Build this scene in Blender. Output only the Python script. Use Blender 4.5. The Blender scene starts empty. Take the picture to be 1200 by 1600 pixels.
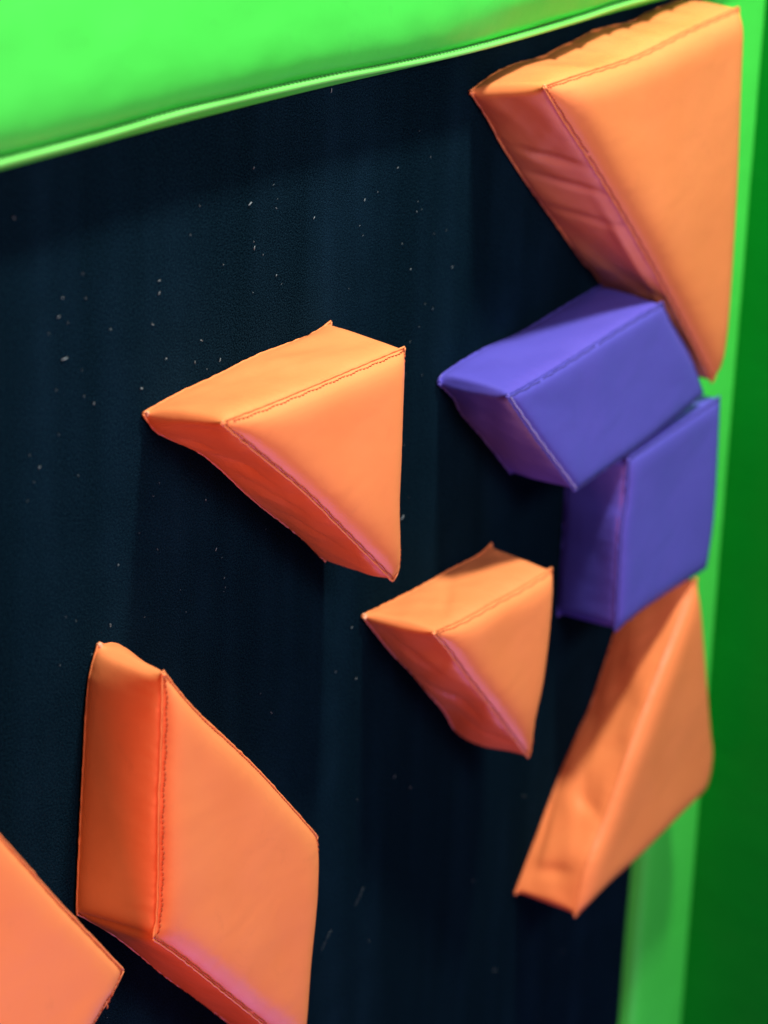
import bpy, bmesh, math, random
from mathutils import Vector, Matrix, noise
from mathutils.geometry import delaunay_2d_cdt

scene = bpy.context.scene
COL = scene.collection

# ------------------------------------------------------------------ camera
# wall plane is y = 0, x right, z up, the viewer is on the -y side; metres
cam_data = bpy.data.cameras.new('camera')
cam = bpy.data.objects.new('camera', cam_data)
COL.objects.link(cam)
_r = Vector((0.56909, -0.82168, 0.03134)); _u = Vector((0.29178, 0.23743, 0.92655)); _f = Vector((0.76876, 0.51814, -0.37487))
M = Matrix((( _r.x, _u.x, -_f.x), (_r.y, _u.y, -_f.y), (_r.z, _u.z, -_f.z))).to_4x4()
M.translation = Vector((-1.82304, -1.48933, 0.57952))
cam.matrix_world = M
cam_data.sensor_fit = 'VERTICAL'
cam_data.sensor_height = 36.0
cam_data.lens = 3.6394 * 1000 / 1600 * 36
cam_data.clip_start = 0.05
cam_data.clip_end = 100
cam_data.dof.use_dof = True
cam_data.dof.focus_distance = 2.60
cam_data.dof.aperture_fstop = 2.3
cam_data.dof.aperture_blades = 7
scene.camera = cam

# ------------------------------------------------------------------ light
world = bpy.data.worlds.new('World'); scene.world = world
world.use_nodes = True
world.node_tree.nodes['Background'].inputs[0].default_value = (0.85, 0.37, 0.52, 1)
world.node_tree.nodes['Background'].inputs[1].default_value = 0.21

def lamp(name, kind, loc, target, energy, color, **kw):
    d = bpy.data.lights.new(name, kind); d.energy = energy; d.color = color
    for k, v in kw.items(): setattr(d, k, v)
    o = bpy.data.objects.new(name, d); COL.objects.link(o)
    o.location = loc
    o.rotation_euler = (Vector(target) - Vector(loc)).to_track_quat('-Z', 'Y').to_euler()
    return o
lamp('ceiling_spotlight', 'SPOT', (0.38, -1.00, 2.6), (0.5, -0.05, -0.4), 660, (1.0, 0.94, 0.78),
     spot_size=math.radians(75), spot_blend=0.5, shadow_soft_size=0.15)
lamp('room_light', 'AREA', (-0.12, -2.35, 0.85), (0.3, 0, -0.35), 45, (1.0, 0.84, 0.86), shape='RECTANGLE', size=1.0, size_y=0.7)
lamp('violet_light', 'AREA', (0.95, -0.85, -3.1), (0.3, 0, -0.6), 17, (0.50, 0.32, 1.0), shape='DISK', size=1.7)
lamp('red_bounce_fill', 'AREA', (-1.7, -0.45, -1.15), (0.0, -0.05, -0.6), 15, (1.0, 0.13, 0.05), shape='DISK', size=0.6)  # added lamp, stands in for red bounce off nearby orange objects

scene.view_settings.view_transform = 'Standard'
scene.view_settings.look = 'None'
scene.view_settings.exposure = 0
scene.view_settings.gamma = 1
scene.view_settings.use_curve_mapping = False

# ------------------------------------------------------------------ materials
def nodes_of(m):
    m.use_nodes = True
    nt = m.node_tree
    return nt, nt.nodes['Principled BSDF']

def vinyl(name, col, col2, rough=0.36, grain=0.10, spec=0.5):
    """PVC coated upholstery: faint mottling, handling smudges in the gloss, fine woven grain."""
    m = bpy.data.materials.new(name); nt, b = nodes_of(m); N = nt.nodes.new; L = nt.links.new
    tc = N('ShaderNodeTexCoord')
    n1 = N('ShaderNodeTexNoise'); n1.inputs['Scale'].default_value = 5; n1.inputs['Detail'].default_value = 5
    r1 = N('ShaderNodeValToRGB'); r1.color_ramp.elements[0].position = .35; r1.color_ramp.elements[1].position = .68
    r1.color_ramp.elements[0].color = (*col, 1); r1.color_ramp.elements[1].color = (*col2, 1)
    L(tc.outputs['Object'], n1.inputs['Vector']); L(n1.outputs['Fac'], r1.inputs['Fac'])
    sf = N('ShaderNodeTexNoise'); sf.inputs['Scale'].default_value = 21; sf.inputs['Detail'].default_value = 9; sf.inputs['Roughness'].default_value = .72; sf.inputs['Distortion'].default_value = .6
    sm = N('ShaderNodeMapRange'); sm.inputs['From Min'].default_value = .58; sm.inputs['From Max'].default_value = .74; sm.inputs['To Max'].default_value = .22
    mx = N('ShaderNodeMix'); mx.data_type = 'RGBA'; mx.inputs['B'].default_value = (*[c * .62 + .012 for c in col], 1)
    L(tc.outputs['Object'], sf.inputs['Vector']); L(sf.outputs['Fac'], sm.inputs['Value']); L(sm.outputs['Result'], mx.inputs['Factor'])
    L(r1.outputs['Color'], mx.inputs['A']); L(mx.outputs['Result'], b.inputs['Base Color'])
    n2 = N('ShaderNodeTexNoise'); n2.inputs['Scale'].default_value = 16; n2.inputs['Detail'].default_value = 7
    mr = N('ShaderNodeMapRange'); mr.inputs['From Min'].default_value = .3; mr.inputs['From Max'].default_value = .7
    mr.inputs['To Min'].default_value = rough - .06; mr.inputs['To Max'].default_value = rough + .09
    L(tc.outputs['Object'], n2.inputs['Vector']); L(n2.outputs['Fac'], mr.inputs['Value']); L(mr.outputs['Result'], b.inputs['Roughness'])
    n3 = N('ShaderNodeTexNoise'); n3.inputs['Scale'].default_value = 1100; n3.inputs['Detail'].default_value = 2
    n4 = N('ShaderNodeTexNoise'); n4.inputs['Scale'].default_value = 38; n4.inputs['Detail'].default_value = 3
    L(tc.outputs['Object'], n3.inputs['Vector']); L(tc.outputs['Object'], n4.inputs['Vector'])
    b1 = N('ShaderNodeBump'); b1.inputs['Strength'].default_value = grain; b1.inputs['Distance'].default_value = .0006
    b2 = N('ShaderNodeBump'); b2.inputs['Strength'].default_value = .15; b2.inputs['Distance'].default_value = .003
    L(n3.outputs['Fac'], b1.inputs['Height']); L(n4.outputs['Fac'], b2.inputs['Height'])
    mp = N('ShaderNodeMapping'); mp.inputs['Scale'].default_value = (1, 1, 2.6); mp.inputs['Rotation'].default_value = (0, .7, 0)
    n5 = N('ShaderNodeTexNoise'); n5.inputs['Scale'].default_value = 7; n5.inputs['Detail'].default_value = 1; n5.inputs['Distortion'].default_value = .5
    L(tc.outputs['Object'], mp.inputs['Vector']); L(mp.outputs['Vector'], n5.inputs['Vector'])
    b3 = N('ShaderNodeBump'); b3.inputs['Strength'].default_value = .07; b3.inputs['Distance'].default_value = .012
    L(n5.outputs['Fac'], b3.inputs['Height']); L(b3.outputs['Normal'], b2.inputs['Normal'])
    L(b2.outputs['Normal'], b1.inputs['Normal']); L(b1.outputs['Normal'], b.inputs['Normal'])
    b.inputs['Specular IOR Level'].default_value = spec
    return m

def plain(name, col, rough=.7):
    m = bpy.data.materials.new(name); nt, b = nodes_of(m); N = nt.nodes.new; L = nt.links.new
    tc = N('ShaderNodeTexCoord'); n = N('ShaderNodeTexNoise'); n.inputs['Scale'].default_value = 60
    r = N('ShaderNodeValToRGB')
    r.color_ramp.elements[0].color = (*[c * .75 for c in col], 1); r.color_ramp.elements[1].color = (*[min(1, c * 1.2) for c in col], 1)
    L(tc.outputs['Object'], n.inputs['Vector']); L(n.outputs['Fac'], r.inputs['Fac']); L(r.outputs['Color'], b.inputs['Base Color'])
    b.inputs['Roughness'].default_value = rough
    return m

ORANGE = vinyl('orange_vinyl', (.80, .260, .090), (.85, .285, .102))
BLUE = vinyl('blue_violet_vinyl', (.084, .080, .51), (.094, .088, .55))
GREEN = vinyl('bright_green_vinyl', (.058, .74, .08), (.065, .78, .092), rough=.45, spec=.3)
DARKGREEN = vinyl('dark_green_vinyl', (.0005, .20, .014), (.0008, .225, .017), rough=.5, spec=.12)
GREEN_CORD = vinyl('pale_green_cord', (.16, .78, .14), (.19, .82, .17), rough=.35)
THREAD_O = plain('rust_thread', (.40, .075, .022))
THREAD_B = plain('navy_thread', (.02, .02, .11))
THREAD_BL = plain('pale_violet_thread', (.35, .36, .75))
THREAD_G = plain('green_thread', (.01, .16, .02))
BACKING = plain('black_backing', (.01, .01, .012), .9)
FRAY = plain('frayed_backing_cloth', (.80, .42, .25), .8)

def carpet_mat():
    m = bpy.data.materials.new('navy_loop_carpet'); nt, b = nodes_of(m); N = nt.nodes.new; L = nt.links.new
    tc = N('ShaderNodeTexCoord')
    # stretched noise, adds paler vertical bands to the carpet colour
    mp = N('ShaderNodeMapping'); mp.inputs['Scale'].default_value = (5.5, 1, 0.5)
    L(tc.outputs['Object'], mp.inputs['Vector'])
    bands = N('ShaderNodeTexNoise'); bands.inputs['Scale'].default_value = 1.0; bands.inputs['Detail'].default_value = 3; bands.inputs['Roughness'].default_value = .6
    L(mp.outputs['Vector'], bands.inputs['Vector'])
    band_range = N('ShaderNodeMapRange'); band_range.inputs['From Min'].default_value = .42; band_range.inputs['From Max'].default_value = .72
    L(bands.outputs['Fac'], band_range.inputs['Value'])
    fuzz = N('ShaderNodeTexNoise'); fuzz.inputs['Scale'].default_value = 560; fuzz.inputs['Detail'].default_value = 3; fuzz.inputs['Roughness'].default_value = .7
    L(tc.outputs['Object'], fuzz.inputs['Vector'])
    fr = N('ShaderNodeValToRGB'); fr.color_ramp.elements[0].position = .42; fr.color_ramp.elements[1].position = .78
    fr.color_ramp.elements[0].color = (.0001, .0015, .0042, 1); fr.color_ramp.elements[1].color = (.0095, .035, .060, 1)
    L(fuzz.outputs['Fac'], fr.inputs['Fac'])
    mid = N('ShaderNodeTexNoise'); mid.inputs['Scale'].default_value = 14; mid.inputs['Detail'].default_value = 6
    L(tc.outputs['Object'], mid.inputs['Vector'])
    ml = N('ShaderNodeMath'); ml.operation = 'MULTIPLY'; L(band_range.outputs['Result'], ml.inputs[0]); L(mid.outputs['Fac'], ml.inputs[1])
    mix = N('ShaderNodeMix'); mix.data_type = 'RGBA'; mix.blend_type = 'ADD'
    sc = N('ShaderNodeMath'); sc.operation = 'MULTIPLY'; sc.inputs[1].default_value = 1.0; L(ml.outputs[0], sc.inputs[0])
    L(sc.outputs[0], mix.inputs['Factor']); L(fr.outputs['Color'], mix.inputs['A']); mix.inputs['B'].default_value = (.004, .014, .030, 1)
    L(mix.outputs['Result'], b.inputs['Base Color'])
    b.inputs['Roughness'].default_value = .9; b.inputs['Specular IOR Level'].default_value = .0; b.inputs['Specular Tint'].default_value = (.25, .7, 1, 1)
    b.inputs['Sheen Weight'].default_value = .0; b.inputs['Sheen Tint'].default_value = (.3, .5, .9, 1)
    bp = N('ShaderNodeBump'); bp.inputs['Strength'].default_value = .9; bp.inputs['Distance'].default_value = .0022
    L(fuzz.outputs['Fac'], bp.inputs['Height']); L(bp.outputs['Normal'], b.inputs['Normal'])
    return m
CARPET = carpet_mat()
LINT = plain('pale_lint', (.22, .29, .34), .9)

# ------------------------------------------------------------------ helpers
def link_mesh(name, verts, faces, mat, parent=None, smooth=True):
    me = bpy.data.meshes.new(name)
    me.from_pydata([tuple(v) for v in verts], [], faces)
    me.update(); me.validate()
    if smooth:
        for p in me.polygons: p.use_smooth = True
    me.materials.append(mat)
    o = bpy.data.objects.new(name, me); COL.objects.link(o)
    if parent is not None:
        o.parent = parent
        for v in me.vertices: v.co -= parent.location
    return o

def tag(o, label, cat, group=None, kind=None):
    if label: o['label'] = label
    if cat: o['category'] = cat
    if group: o['group'] = group
    if kind: o['kind'] = kind
    return o

def empty(name, loc):
    o = bpy.data.objects.new(name, None); COL.objects.link(o)
    o.location = loc; o.empty_display_size = .05
    return o

def catmull(pts, n):
    """n+1 points along a smooth curve through pts, evenly spaced in length"""
    P = [Vector(p) for p in pts]
    if len(P) > 2:
        Q = [P[0] * 2 - P[1]] + P + [P[-1] * 2 - P[-2]]
        dense = []
        for i in range(1, len(Q) - 2):
            a, b, c, d = Q[i - 1], Q[i], Q[i + 1], Q[i + 2]
            for k in range(12):
                t = k / 12
                dense.append(.5 * (2 * b + (c - a) * t + (2 * a - 5 * b + 4 * c - d) * t * t + (3 * b - a - 3 * c + d) * t ** 3))
        dense.append(P[-1])
    else:
        dense = P
    L = [0]
    for i in range(1, len(dense)): L.append(L[-1] + (dense[i] - dense[i - 1]).length)
    out = []; j = 0
    for k in range(n + 1):
        s = L[-1] * k / n
        while j < len(L) - 2 and L[j + 1] < s: j += 1
        seg = max(1e-9, L[j + 1] - L[j])
        out.append(dense[j].lerp(dense[j + 1], min(1, (s - L[j]) / seg)))
    return out

def tube(V, Fc, path, rad, sides=6, close=True):
    """append a tube following path (list of Vector) to V, Fc"""
    base = len(V); n = len(path)
    for i, p in enumerate(path):
        t = (path[min(i + 1, n - 1)] - path[max(i - 1, 0)]).normalized()
        a = t.cross(Vector((0, 1, 0)))
        if a.length < .1: a = t.cross(Vector((1, 0, 0)))
        a.normalize(); b = t.cross(a)
        r = rad(i / (n - 1)) if callable(rad) else rad
        for k in range(sides):
            w = 2 * math.pi * k / sides
            V.append(p + a * math.cos(w) * r + b * math.sin(w) * r)
    for i in range(n - 1):
        for k in range(sides):
            k2 = (k + 1) % sides
            Fc.append((base + i * sides + k, base + i * sides + k2, base + (i + 1) * sides + k2, base + (i + 1) * sides + k))
    if close:
        Fc.append(tuple(base + k for k in range(sides))[::-1])
        Fc.append(tuple(base + (n - 1) * sides + k for k in range(sides)))

T = 0.1          # thickness of the foam blocks

def seg_dist(p, poly):
    best = 9
    for i in range(len(poly) - 1):
        a, b = poly[i], poly[i + 1]; ab = b - a
        t = max(0, min(1, (p - a).dot(ab) / max(1e-12, ab.dot(ab))))
        d = (a + ab * t - p).length
        if d < best: best = d
    return best

def foam_block(key, name, label, cat, F, B, mat, soft, wrinkle, thread, group, seed, res=.007, lift=0.0, bulge=.011, tips=(0,), dents={}, pucker={}, fray=False):
    """A stitched foam block. F / B: per edge, the (x, z) points of its front / back seam, clockwise, corner first.
    soft[e]: radius over which the front cover rolls off towards edge e; wrinkle[e]: fold depth of side panel e."""
    rnd = random.Random(seed)
    ne = len(F)
    cx = sum(e[0][0] for e in F) / ne; cz = sum(e[0][1] for e in F) / ne
    root = empty(name, (cx, 0, cz)); tag(root, label, cat, group)
    ctr = Vector((cx, cz))
    fc, bc = [], []
    bcorner = []
    for e in range(ne):
        c = B[e][0]
        if c is None:
            f = Vector(F[e][0]); c = f + (ctr - f).normalized() * .004
        bcorner.append(Vector(c))
    for e in range(ne):
        pf = [*F[e], F[(e + 1) % ne][0]]
        length = sum((Vector(pf[i + 1]) - Vector(pf[i])).length for i in range(len(pf) - 1))
        n = max(10, int(length / res * 2))
        fc.append(catmull(pf, n))
        if len(B[e]) > 1:
            pb = [bcorner[e], *B[e][1:], bcorner[(e + 1) % ne]]
        else:
            a, b = bcorner[e], bcorner[(e + 1) % ne]; d = (b - a).normalized(); inw = Vector((d.y, -d.x))
            pb = [a, a.lerp(b, .2) + inw * .004, a.lerp(b, .5) + inw * .006, a.lerp(b, .8) + inw * .004, b]
        bc.append(catmull(pb, n))
    # --- front cover
    outline = [p for c in fc for p in c[:-1]]
    nb = len(outline)
    coarse = [[c[i] for i in range(0, len(c), 5)] + [c[-1]] for c in fc]
    xs = [p.x for p in outline]; zs = [p.y for p in outline]
    pts = list(outline)
    def inside(p):
        r = False; j = nb - 1
        for i in range(nb):
            a, b = outline[i], outline[j]
            if (a.y > p.y) != (b.y > p.y) and p.x < (b.x - a.x) * (p.y - a.y) / (b.y - a.y) + a.x: r = not r
            j = i
        return r
    # rings that follow the outline where the cover curves most, then an even grid
    for off in (.0022, .0048, .008, .012):
        for ci, c in enumerate(fc):
            for i in range(1, len(c) - 1):
                t = (c[i + 1] - c[i - 1]).normalized(); q = c[i] + Vector((t.y, -t.x)) * off
                if inside(q) and min(seg_dist(q, k) for k in coarse) > off * .8: pts.append(q)
    z = min(zs); row = 0
    while z < max(zs):
        x = min(xs) + (res / 2 if row % 2 else 0)
        while x < max(xs):
            q = Vector((x, z))
            if inside(q) and min(seg_dist(q, k) for k in coarse) > .0155: pts.append(q)
            x += res * 1.15
        z += res; row += 1
    vs, _, fs, *_ = delaunay_2d_cdt(pts, [(i, (i + 1) % nb) for i in range(nb)], [], 1, 1e-6)
    sx, sz = rnd.uniform(0, 50), rnd.uniform(0, 50)
    def roll(ds):
        h = .006; g = .012 * bulge / .011; anysoft = False
        for e, d in enumerate(ds):
            h *= 1 - math.exp(-d / soft[e])
            if soft[e] > .0105: g *= 1 - math.exp(-d / soft[e]); anysoft = True
            else: g *= 1 - math.exp(-d / .010)
        return h + (g if anysoft else g * .45)
    def height(p):
        ds = [seg_dist(p, k) for k in coarse]
        h = roll(ds)
        dm = min(ds)
        h -= .0045 * (1 - math.exp(-dm / .05))
        h += .0016 * noise.noise(Vector((p.x * 9 + sx, p.y * 9, sz))) * min(1, dm / .03)
        for e, d in enumerate(ds):                           # puckers pulled in by the stitches
            if d < .03:
                h += .00045 * noise.noise(Vector((p.x * 95 + sx, p.y * 95, 7 + e))) * math.exp(-d / .008) * min(1, d / .002)
        return h
    V = [Vector((p.x, -T - lift - height(p), p.y)) for p in vs]
    faces = []
    for f in fs:
        a, b, c = [V[i] for i in f[:3]]
        nrm = (b - a).cross(c - a)
        faces.append(tuple(f) if nrm.y < 0 else tuple(reversed(f)))
    link_mesh('front_cover', V, faces, mat, root)
    # --- side panels
    Mv = 18; V = []; faces = []
    for e in range(ne):
        n = len(fc[e]) - 1
        length = sum((fc[e][i + 1] - fc[e][i]).length for i in range(n))
        w = wrinkle[e]; tilt = rnd.uniform(-1.4, 1.4); off = rnd.uniform(0, 90)
        for i in range(n):
            a, b = fc[e][i], bc[e][i]
            d = (fc[e][min(i + 1, n)] - fc[e][max(i - 1, 0)]).normalized()
            out = Vector((-d.y, d.x)); s = i / n * length
            fade = min(1, min(i, n - i) * length / n / .02)
            for j in range(Mv + 1):
                v = j / Mv
                v = v * v * (3 - 2 * v) * .35 + v * .65
                g = 4 * v * (1 - v)
                edge = min(v, 1 - v) * T
                h = .0034 * (1 - math.exp(-edge / .006)) + .0014 * g
                fold = noise.noise(Vector((s * 12 + tilt * v * 1.6 + off, v * 1.1, 3.3)))
                fold2 = noise.noise(Vector((s * 34 - tilt * v * 2.2 + off, v * 2.0, 9.3)))
                crease = 1 - min(1, abs(noise.noise(Vector((s * 7 + v * 2.2 * (1 if tilt > 0 else -1) + off, v * 1.2, 21)))) * 7)
                h += w * fade * g ** .6 * (fold * .9 + fold2 * .25 - crease * .12)
                h += .0011 * pucker.get(e, 1) * noise.noise(Vector((s * 150 + off, v * 3, 1))) * math.exp(-v * T / .011) * min(1, edge / .002) * fade
                h += .0008 * noise.noise(Vector((s * 110 + off, v * 3, 5))) * math.exp(-(1 - v) * T / .010) * min(1, edge / .002) * fade
                for (df, dv, dep, la, lb, ang) in dents.get(e, ()):
                    pu, pv = s - df * length, (v - dv) * T
                    du = pu * math.cos(ang) + pv * math.sin(ang); dw = -pu * math.sin(ang) + pv * math.cos(ang)
                    h -= dep * math.exp(-(du / la) ** 2 - (dw / lb) ** 2) * min(1, edge / .006)
                near = min(i, n - i) * length / n; cn = a.lerp(b, v)
                pull = (ctr - cn).normalized() * .0065 * math.exp(-(near / .0075) ** 1.3) * (1 - math.exp(-edge / .006))
                p = cn + pull + out * h * (1 - math.exp(-min(i, n - i) * length / n / .005))
                V.append(Vector((p.x, -(T + lift) * (1 - v) - .0012 - lift * v * .6, p.y)))
    cols = len(V) // (Mv + 1)
    for i in range(cols):
        for j in range(Mv):
            k = i * (Mv + 1) + j; k2 = ((i + 1) % cols) * (Mv + 1) + j
            faces.append((k, k + 1, k2 + 1, k2))
    k = (len(fc[0]) // 2) * Mv; q = faces[k]
    nr = (V[q[1]] - V[q[0]]).cross(V[q[2]] - V[q[0]]); d = fc[0][-1] - fc[0][0]
    if nr.dot(Vector((-d.y, 0, d.x))) < 0: faces = [tuple(reversed(f)) for f in faces]
    link_mesh('side_gusset', V, faces, mat, root)
    # --- backing
    bo = [p for c in bc for p in c[:-1]]
    vs, _, fs, *_ = delaunay_2d_cdt([p.copy() for p in bo], [(i, (i + 1) % len(bo)) for i in range(len(bo))], [], 1, 1e-6)
    link_mesh('backing', [Vector((p.x, -.0012 - lift * .6, p.y)) for p in vs], [tuple(f) for f in fs], BACKING, root, smooth=False)
    # --- folded seam lips
    V, faces = [], []
    for e in range(ne):
        ph = rnd.uniform(0, 50)
        for curve, y in ((fc[e], -T - lift - .0002), (bc[e], -.003 - lift * .6)):
            n = len(curve) - 1; path = []
            for i in range(n + 1):
                d = (curve[min(i + 1, n)] - curve[max(i - 1, 0)]).normalized(); out = Vector((-d.y, d.x))
                q = curve[i] + out * (.0009 + .0009 * noise.noise(Vector((i * .35 + ph, y * 9, 0))))
                path.append(Vector((q.x, y - .0006 + .0006 * noise.noise(Vector((i * .4, ph, 1))), q.y)))
            tube(V, faces, path, lambda t: .0013, 6)
    link_mesh('seam', V, faces, mat, root)
    # --- stitches
    groups = {}
    for e in range(ne):
        th = thread[e]
        if th is None: continue
        V, faces = groups.setdefault(th.name, ([], []))
        c = fc[e]; length = sum((c[i + 1] - c[i]).length for i in range(len(c) - 1))
        m = int(length / .0062); c2 = catmull(c, m * 4)
        for k in range(m):
            if rnd.random() < .008: continue
            path = []
            for t in (0, 1, 2, 3):
                i = k * 4 + t
                if i >= len(c2) - 1: continue
                d = (c2[i + 1] - c2[max(i - 1, 0)]).normalized(); inw = Vector((d.y, -d.x))
                q = c2[i] + inw * (.0019 + .0003 * math.sin(k * 1.3))
                h = roll([seg_dist(q, kk) for kk in coarse])
                path.append(Vector((q.x, -T - lift - h - .0016 + (.0010 if t in (0, 3) else 0), q.y)))
            if len(path) > 2: tube(V, faces, path, .0006, 5)
    for nme, (V, faces) in groups.items():
        link_mesh('stitching', V, faces, bpy.data.materials[nme], root)
    # --- gathered corner tips
    for e in tips:
        for (c, y, s) in ((Vector(F[e][0]), -T - lift, .0028), (bcorner[e], -.004 - lift * .6, .0042)):
            o = (c - ctr).normalized(); V, faces = [], []
            for k in range(3):
                a = rnd.uniform(-.7, .7); dirn = Vector((o.x * math.cos(a) - o.y * math.sin(a), rnd.uniform(-.7, .2), o.x * math.sin(a) + o.y * math.cos(a)))
                p0 = Vector((c.x, y, c.y)) - Vector((o.x, 0, o.y)) * .005
                pm = p0 + dirn * s * .9 + Vector((rnd.uniform(-1, 1), rnd.uniform(-1, 1), rnd.uniform(-1, 1))) * .0012
                tube(V, faces, [p0, p0.lerp(pm, .5), pm, pm + dirn * s * .5], lambda t: .0030 * (1 - t) ** .7 + .0006, 7)
            link_mesh('corner_tip', V, faces, FRAY if (fray and s > .004) else mat, root)
    return root
def sheet(V, faces, nx, nz):
    for i in range(nx - 1):
        for j in range(nz - 1):
            k = i * nz + j
            faces.append((k, k + nz, k + nz + 1, k + 1))

# ------------------------------------------------------------------ carpeted panel
V, faces = [], []
xs = [-1.6 + 2.76 * i / 40 for i in range(41)]; zsv = [-2.4 + 2.50 * j / 40 for j in range(41)]
for x in xs:
    for z in zsv:
        V.append(Vector((x, 0, z)))
sheet(V, faces, 41, 41)
n0 = len(V)
V += [Vector((-1.6, .03, -2.4)), Vector((1.16, .03, -2.4)), Vector((1.16, .03, .10)), Vector((-1.6, .03, .10))]
c00, c10, c11, c01 = 0, 40 * 41, 40 * 41 + 40, 40
faces += [(n0, n0 + 3, n0 + 2, n0 + 1), (c00, n0, n0 + 1, c10), (c10, n0 + 1, n0 + 2, c11), (c11, n0 + 2, n0 + 3, c01), (c01, n0 + 3, n0, c00)]
panel = link_mesh('carpeted_wall_panel', V, faces, CARPET, smooth=False)
tag(panel, 'dark navy fuzzy carpeted wall panel behind the foam blocks', 'wall panel')

# lint and fluff on the carpet: nobody could count it
rnd = random.Random(11)
V, faces = [], []
def lint(x, z, l, a, r):
    d = Vector((math.cos(a), 0, math.sin(a)))
    c = Vector((x, -.0016, z)); bend = Vector((-d.z, -.4, d.x)) * l * rnd.uniform(-.25, .25)
    tube(V, faces, [c - d * l / 2, c + bend, c + d * l / 2], r, 5)

for x, z, l, a in [
(0.1081,-0.0538,0.009,0.5),
   (-0.1901,-0.09,0.003,1),
   (-0.1963,-0.1082,0.005,0.3),
   (-0.1892,-0.1528,0.012,0.05),
   (-0.0434,-0.1053,0.005,0.2),
   (-0.0435,-0.119,0.006,1),
   (-0.054,-0.1495,0.006,-0.6),
   (-0.1199,-0.1391,0.003,0),
   (-0.0731,-0.2143,0.005,0.1),
   (0.0258,-0.1872,0.006,-0.5),
   (0.0577,-0.2168,0.006,1.2),
   (-0.0721,-0.2153,0.003,0),
   (0.2526,0.046,0.008,1.4),
   (0.1168,-0.1045,0.007,1.3),
   (0.2251,-0.0927,0.005,0.8),
   (0.323,-0.0911,0.005,1),
   (0.3891,-0.0657,0.004,0.4),
   (0.1142,-0.0159,0.004,1),
   (0.0526,-0.4374,0.006,1),
   (0.0119,-0.2981,0.003,1),
   (-0.1128,-0.4004,0.003,1),
   (0.4257,-0.5172,0.012,0.6),
   (0.3218,-0.631,0.004,0.2),
   (0.7185,-1.3324,0.006,0),
   (0.2841,-1.0613,0.05,0.75),
   (0.3571,-1.0317,0.045,0.8),
   (0.0064,-0.2709,0.004,1),
   (-0.2551,0.0033,0.004,1),
   (-0.1469,-0.2112,0.004,1.2),
   (-0.229,-0.2561,0.005,0.6),
   (-0.0327,-0.1925,0.004,0.6),
   (0.1566,-0.1441,0.004,1),
   (0.4239,-0.1954,0.004,0.4),
   (0.3348,-0.7062,0.004,0.9),
   (0.4696,-0.9189,0.004,1),
   ]:
    lint(x, z, l * (.62 if l < .03 else .6),
    a, .00009 if l > .03 else .0005 if l > .008 else .00038)
for k in range(120):      # faint specks, denser on the upper part, thinned by noise
    x = rnd.uniform(-.26, .5); z = rnd.uniform(-.5, -.02) if rnd.random() < .75 else rnd.uniform(-1.3, -.4)
    if noise.noise(Vector((x * 7, 0, z * 2))) < -.12: continue
    lint(x, z, rnd.uniform(.0010, .0022), rnd.uniform(0, 3.1), rnd.uniform(.00014, .00026))
for k in range(60):
    lint(rnd.uniform(-1.4, 1.1), rnd.uniform(-2.2, 0), rnd.uniform(.002, .004), rnd.uniform(0, 3.1), .0003)
tag(link_mesh('lint', V, faces, LINT), 'pale specks of lint and fluff caught on the dark carpeted panel', 'lint', kind='stuff')

# ------------------------------------------------------------------ green padding round the panel
def pad_cover(name, xs, section, mat, parent, wob=.0009, seed=3, flip=False):
    """sweep a (y, z) section along x with small dents"""
    V, faces = [], []
    for i, x in enumerate(xs):
        for (y, z) in section(x):
            w = noise.noise(Vector((x * 7, z * 7, seed))) * 2 + noise.noise(Vector((x * 22, z * 22, seed)))
            V.append(Vector((x, y - wob * w * min(1, abs(y) / .03), z)))
    m = len(section(xs[0]))
    sheet(V, faces, len(xs), m)
    return link_mesh(name, V, faces, mat, parent)

SEAM = [(-1.6, .071), (-.6, .0705), (-.30, .0722), (-.17, .0735), (-.035, .0762), (.187, .0730), (.30, .069), (.442, .0648), (.60, .0655), (.734, .0685), (.877, .0730), (1.3, .075), (1.9, .075)]
seam_c = catmull(SEAM, 420)
def seam_z(x):
    lo = 0; hi = len(seam_c) - 1
    while hi - lo > 1:
        m = (lo + hi) // 2
        if seam_c[m].x < x: lo = m
        else: hi = m
    a, b = seam_c[lo], seam_c[hi]
    return a.y + (b.y - a.y) * max(0, min(1, (x - a.x) / (b.x - a.x)))
H = .035
beam = empty('padded_beam', (.2, 0, .07))
tag(beam, 'bright green padded beam with piping along the top of the dark panel', 'padding')
xs = [-1.5 + 3.3 * i / 420 for i in range(421)]
def beam_front(x):
    z0 = seam_z(x); out = []
    dip = .005 * math.exp(-((x - .62) / .16) ** 2)          # the cover is sucked in above the seam on the right
    for k in range(46):
        t = k / 45; d = .50 * t ** 1.9
        y = -H - .017 * (1 - math.exp(-d / .016)) - .012 * (1 - math.exp(-d / .12)) + dip * math.exp(-((d - .02) / .02) ** 2)
        cr = noise.noise(Vector((x * 70, 3, 4))) * .0008 * math.exp(-d / .02) * min(1, d / .004)
        out.append((y - cr, z0 + .004 + d))
    return out
pad_cover('front_cover', xs, beam_front, GREEN, beam)
def beam_under(x):
    z0 = seam_z(x); out = []
    for k in range(9):
        t = k / 8
        out.append((-.0005 - (H - .002) * t, (.053 + (z0 - .056) * t) - .004 * math.sin(math.pi * t)))
    return out
pad_cover('lower_gusset', xs, beam_under, GREEN, beam, wob=.0004)
V, faces = [], []
tube(V, faces, [Vector((p.x, -H - .0035 + .0006 * noise.noise(Vector((p.x * 12, 0, 0))), p.y)) for p in seam_c], .0042, 10)
link_mesh('piping', V, faces, GREEN_CORD, beam)
V, faces = [], []
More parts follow.
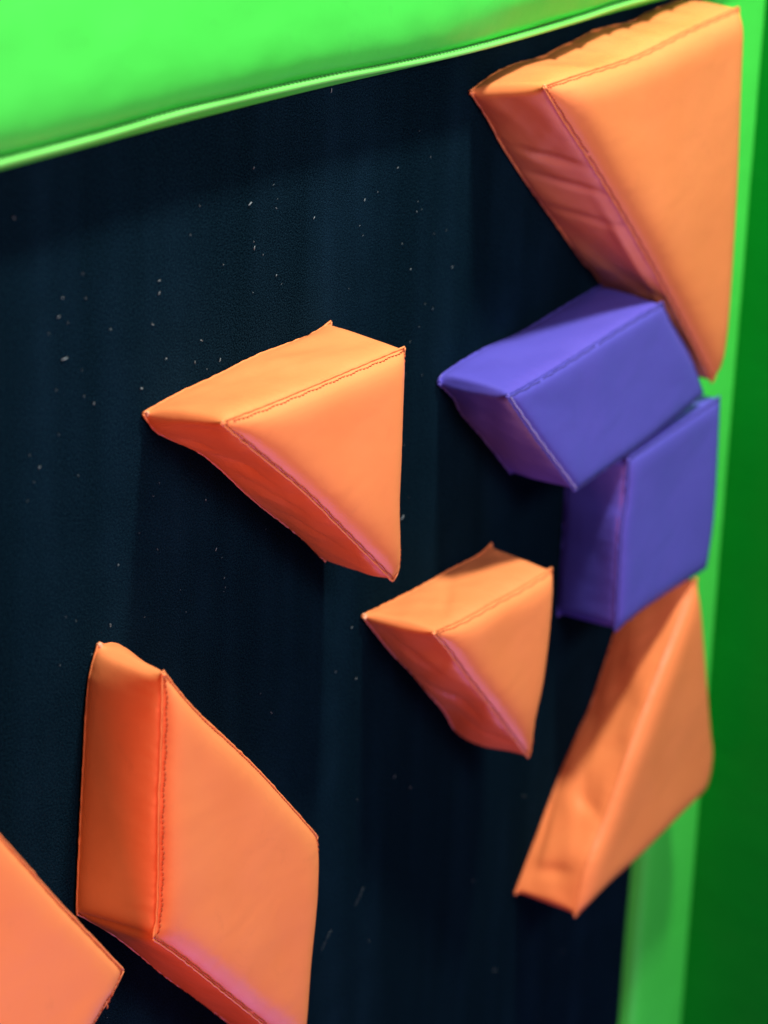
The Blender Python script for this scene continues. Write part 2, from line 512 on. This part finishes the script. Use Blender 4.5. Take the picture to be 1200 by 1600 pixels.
for k in range(420):
    x = -1.3 + k * .0072
    if x > 1.6: break
    tube(V, faces, [Vector((x + t * .0054, -H - .0069, seam_z(x + t * .0054) + .0052)) for t in (0, .5, 1)], .0008, 5)
link_mesh('stitching', V, faces, THREAD_G, beam)
# body of the beam behind the cover, to the wall
V, faces = [], []
prof = [(0, .053), (0, .575), (-.062, .575), (-.0635, .572)]
for x in (-1.5, 1.8):
    for y, z in prof: V.append(Vector((x, y, z)))
V += [Vector((-1.5, -.034, .075)), Vector((1.8, -.034, .075))]
faces = [(0, 1, 5, 4), (1, 2, 6, 5), (2, 3, 7, 6), (0, 8, 3, 2, 1), (4, 5, 6, 7, 9)]
link_mesh('backing', V, faces, BACKING, beam, smooth=False)

# upright strip of padding along the right side of the panel
strip = empty('padded_post', (1.22, 0, -1.0))
tag(strip, 'narrow bright green padded upright strip at the right edge of the dark panel', 'padding')
V, faces = [], []
S = .027
zz = [.052 - 2.45 * i / 160 for i in range(161)]
for z in zz:
    xl = 1.137 + .003 * noise.noise(Vector((z * 3, 0, 8))); xr = 1.293 - z * .022
    sec = [(xl, -.0005), (xl + .001, -.010), (xl + .003, -.018), (xl + .008, -.0235), (xl + .016, -.0262), (xl + .03, -.0275)]
    for k in range(1, 8): sec.append((xl + .03 + (xr - xl - .03) * k / 8, -.028))
    sec.append((xr, -.026))
    for x, y in sec: V.append(Vector((x, y - .0007 * noise.noise(Vector((x * 14, z * 9, 2))), z)))
m = 14
for i in range(160):
    for j in range(m - 1):
        k = i * m + j; faces.append((k, k + m, k + m + 1, k + 1))
link_mesh('cover', V, faces, GREEN, strip)

# dark green padded wall that turns the corner towards the viewer
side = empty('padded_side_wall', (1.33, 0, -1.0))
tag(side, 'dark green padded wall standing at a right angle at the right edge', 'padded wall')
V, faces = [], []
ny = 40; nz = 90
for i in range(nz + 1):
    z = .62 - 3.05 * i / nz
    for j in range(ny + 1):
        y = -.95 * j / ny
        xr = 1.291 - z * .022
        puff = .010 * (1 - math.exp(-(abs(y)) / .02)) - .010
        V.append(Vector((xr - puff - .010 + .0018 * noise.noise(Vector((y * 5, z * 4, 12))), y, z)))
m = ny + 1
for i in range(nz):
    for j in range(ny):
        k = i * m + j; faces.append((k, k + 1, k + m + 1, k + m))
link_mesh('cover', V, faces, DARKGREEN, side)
V = []
for z in (.62, -2.43):
    xr = 1.291 - z * .022
    for x, y in ((xr - .006, 0), (xr - .006, -.95), (xr + .10, -.95), (xr + .10, 0)): V.append(Vector((x, y, z)))
link_mesh('foam_core', V, [(0, 1, 2, 3), (7, 6, 5, 4), (1, 5, 6, 2), (2, 6, 7, 3)], DARKGREEN, side, smooth=False)

# ------------------------------------------------------------------ the foam blocks
SHAPES = dict(
 mid=dict(F=[[(-0.0659, -0.2313), (0.0026, -0.2333), (0.0788, -0.2338), (0.1396, -0.2338)], [(0.2671, -0.2342), (0.2628, -0.2689), (0.2632, -0.3621), (0.263, -0.4254), (0.2715, -0.501)], [(0.2606, -0.5194), (0.1624, -0.4282), (0.0826, -0.3541), (-0.0008, -0.2851)]],
   B=[[(-0.0724, -0.2419), (-0.0139, -0.2357), (0.0468, -0.2329), (0.1189, -0.2279), (0.1657, -0.2284), (0.2235, -0.2283)], [(0.2592, -0.2216)], [(0.2601, -0.5201), (0.2113, -0.4735), (0.1218, -0.4005), (0.0564, -0.3408), (0.0163, -0.3082), (-0.0478, -0.2694)]]),
 small=dict(F=[[(0.3519, -0.6198), (0.417, -0.6265), (0.4979, -0.6284), (0.5539, -0.6309)], [(0.6357, -0.6307), (0.6339, -0.6587), (0.6311, -0.7219), (0.6234, -0.7869), (0.6092, -0.8386), (0.61, -0.8775)], [(0.6055, -0.898), (0.5669, -0.8559), (0.503, -0.7848), (0.4325, -0.708), (0.3842, -0.6526)]],
   B=[[(0.3419, -0.6217), (0.3809, -0.6238), (0.4761, -0.6278), (0.5345, -0.6274), (0.5902, -0.6297), (0.6185, -0.629)], [(0.6419, -0.6232)], [(0.6097, -0.904), (0.5719, -0.8728), (0.5405, -0.8312), (0.5055, -0.7946), (0.457, -0.7422), (0.4151, -0.7018), (0.3878, -0.6728)]]),
 big=dict(F=[[(0.5428, 0.0204), (0.6324, 0.0224), (0.7657, 0.0252), (0.9052, 0.0395)], [(1.0463, 0.05), (1.0559, -0.0488), (1.0736, -0.2007), (1.0816, -0.3364), (1.0848, -0.4168), (1.0825, -0.466)], [(1.0676, -0.4857), (0.9409, -0.3551), (0.8339, -0.2487), (0.7526, -0.1712), (0.6601, -0.0856), (0.5943, -0.0277)]],
   B=[[(0.5364, 0.0016), (0.6104, 0.0171), (0.6995, 0.0186), (0.7381, 0.0236), (0.7903, 0.0287), (0.824, 0.034), (0.8725, 0.0342), (0.9293, 0.0327), (0.9723, 0.0391)], [(1.0695, 0.046)], [None, (0.8896, -0.3128), (0.8415, -0.2761), (0.7648, -0.2092), (0.6905, -0.1454), (0.6197, -0.0808), (0.5786, -0.0371)]]),
 sq1=dict(F=[[(0.4967, -0.353), (0.5712, -0.3502), (0.7137, -0.3385), (0.8043, -0.3307)], [(0.8904, -0.326), (0.9218, -0.3624), (0.9915, -0.4306)], [(1.0395, -0.4947), (0.9789, -0.5033), (0.8803, -0.5184), (0.7695, -0.528)], [(0.6838, -0.535), (0.6035, -0.4595), (0.5411, -0.3987)]],
   B=[[(0.4924, -0.3566), (0.507, -0.3477), (0.5933, -0.3391), (0.6836, -0.3397), (0.7863, -0.3306)], [(0.8996, -0.3214)], [None], [(0.6819, -0.5337), (0.6535, -0.5062), (0.6038, -0.4595), (0.5519, -0.4135), (0.5297, -0.386)]]),
 sq2=dict(F=[[(0.8263, -0.5318), (0.9764, -0.5227)], [(1.0952, -0.5154), (1.1095, -0.6928)], [(1.1017, -0.7863), (1.0083, -0.7844), (0.9039, -0.7843)], [(0.8269, -0.7904), (0.8211, -0.6974), (0.8192, -0.6324), (0.826, -0.5918)]],
   B=[[None], [None], [None], [(0.836, -0.7986), (0.8348, -0.7881), (0.8353, -0.6851), (0.8347, -0.6197)]]),
 lr=dict(F=[[(1.0699, -0.7921), (1.1122, -0.9266), (1.1563, -1.0665), (1.176, -1.125)], [(1.170, -1.190), (1.083, -1.1973), (0.9559, -1.2102), (0.8418, -1.2158)], [(0.7686, -1.228), (0.7925, -1.1535), (0.8328, -1.106), (0.8845, -1.0279), (0.9212, -0.9767), (0.9797, -0.9001)]],
   B=[[None], [None], [(0.7615, -1.2231), (0.8125, -1.1556), (0.8702, -1.0786), (0.9216, -1.0228), (0.9669, -0.9733)]]),
 par=dict(F=[[(-0.16, -0.477), (-0.1259, -0.5213), (-0.0895, -0.563), (-0.0597, -0.5936), (0.0002, -0.6581), (0.0624, -0.7308)], [(0.1191, -0.7985), (0.1169, -0.8825), (0.108, -0.9622), (0.1026, -1.037)], [(0.0991, -1.0939), (0.0209, -1.0052), (-0.0581, -0.9174), (-0.1319, -0.8354)], [(-0.1782, -0.7876), (-0.1727, -0.7696), (-0.1691, -0.7161), (-0.1674, -0.6332), (-0.1627, -0.5595)]],
   B=[[(-0.148, -0.4782), (-0.0844, -0.5262)], [(0.117, -0.803)], [(0.0985, -1.097), (0.0871, -1.083), (0.016, -1.0044), (-0.0349, -0.9508), (-0.0837, -0.8953), (-0.1315, -0.8424)], [(-0.1866, -0.7895), (-0.1894, -0.7777), (-0.1809, -0.6781), (-0.1734, -0.6006), (-0.1675, -0.5426), (-0.1615, -0.51)]]),
)

def S_(k): return SHAPES[k]['F'], SHAPES[k]['B']
OR = 'orange foam blocks stuck on the dark panel'; BL = 'blue violet foam blocks stuck on the dark panel'
TO, TB, TL = THREAD_O, THREAD_B, THREAD_BL
foam_block('mid', 'triangular_foam_block', 'orange triangular block alone in the middle of the panel, pale frayed left tip', 'foam block',
           *S_('mid'), ORANGE, (.004, .006, .014), (.006, .003, .009), (TO, TO, TO), OR, 1, fray=True, dents={2: [(.70, .55, .006, .035, .007, .5), (.50, .5, .005, .04, .008, .5), (.30, .55, .005, .04, .008, .6), (.85, .7, .004, .02, .007, .6)]})
foam_block('small', 'triangular_foam_block', 'smaller orange triangular block left of the lower blue violet block', 'foam block',
           *S_('small'), ORANGE, (.003, .006, .013), (.005, .003, .009), (TO, TO, TO), OR, 2, fray=True, dents={2: [(.78, .5, .005, .04, .006, .45), (.45, .55, .006, .045, .007, .5), (.2, .35, .004, .03, .006, .9)], 0: [(.35, .45, .003, .05, .006, .5)]})
foam_block('big', 'triangular_foam_block', 'largest orange triangular block tucked under the green beam in the upper right corner', 'foam block',
           *S_('big'), ORANGE, (.010, .008, .016), (.005, .003, .004), (TO, None, TO), OR, 3, res=.009, bulge=.016, dents={2: [(.80, .45, .004, .04, .008, .9), (.71, .4, .004, .045, .007, .9), (.60, .45, .003, .05, .008, .9), (.45, .17, -.005, .12, .005, 0), (.36, .3, .004, .04, .006, .5)],
           0: [(f, .75, .0045, .03, .007, 1.35) for f in (.3, .42, .55, .64, .74, .86)]})
foam_block('lr', 'triangular_foam_block', 'orange triangular block below the blue violet blocks, dented side facing up left', 'foam block',
           *S_('lr'), ORANGE, (.006, .006, .012), (.003, .004, .006), (None, TO, None), OR, 7, dents={2: [(.30, .3, .0035, .026, .011, 1.2), (.33, .40, .004, .03, .022, .9), (.62, .35, .004, .03, .025, .8), (.10, .5, .005, .03, .012, 1.9), (.2, .88, .005, .05, .006, .1), (.48, .3, .003, .03, .024, .7)]})
foam_block('sq1', 'slanted_foam_block', 'blue violet slanted block wedged between the largest orange triangle and the square block', 'foam block',
           *S_('sq1'), BLUE, (.0035, .005, .005, .0035), (.003, .003, .003, .005), (TB, TB, TB, TL), BL, 5, bulge=.006)
foam_block('sq2', 'square_foam_block', 'blue violet square block with its left side in shade, under the slanted block', 'foam block',
           *S_('sq2'), BLUE, (.006, .006, .006, .006), (.003, .003, .003, .003), (TB, TB, TB, TB), BL, 6, bulge=.007)
foam_block('par', 'slanted_foam_block', 'tall orange slanted block at the lower left with a long straight left side', 'foam block',
           *S_('par'), ORANGE, (.004, .005, .011, .0035), (.003, .003, .003, .0012), (TO, TO, TO, TO), OR, 8, fray=True, pucker={3: 2.2})
foam_block('corner', 'triangular_foam_block', 'orange block cut off by the lower left corner of the photo', 'foam block',
           [[(-.54, -.37), (-.403, -.5617), (-.3664, -.613), (-.3273, -.6683), (-.2874, -.7219)], [(-.2276, -.8022), (-.2413, -.8165), (-.2599, -.8312), (-.2774, -.8424)], [(-.64, -1.13), (-.60, -.80)]],
           [[None], [None], [None]], ORANGE, (.004, .008, .006), (.004, .004, .004), (TO, TO, TO), OR, 9, res=.009)
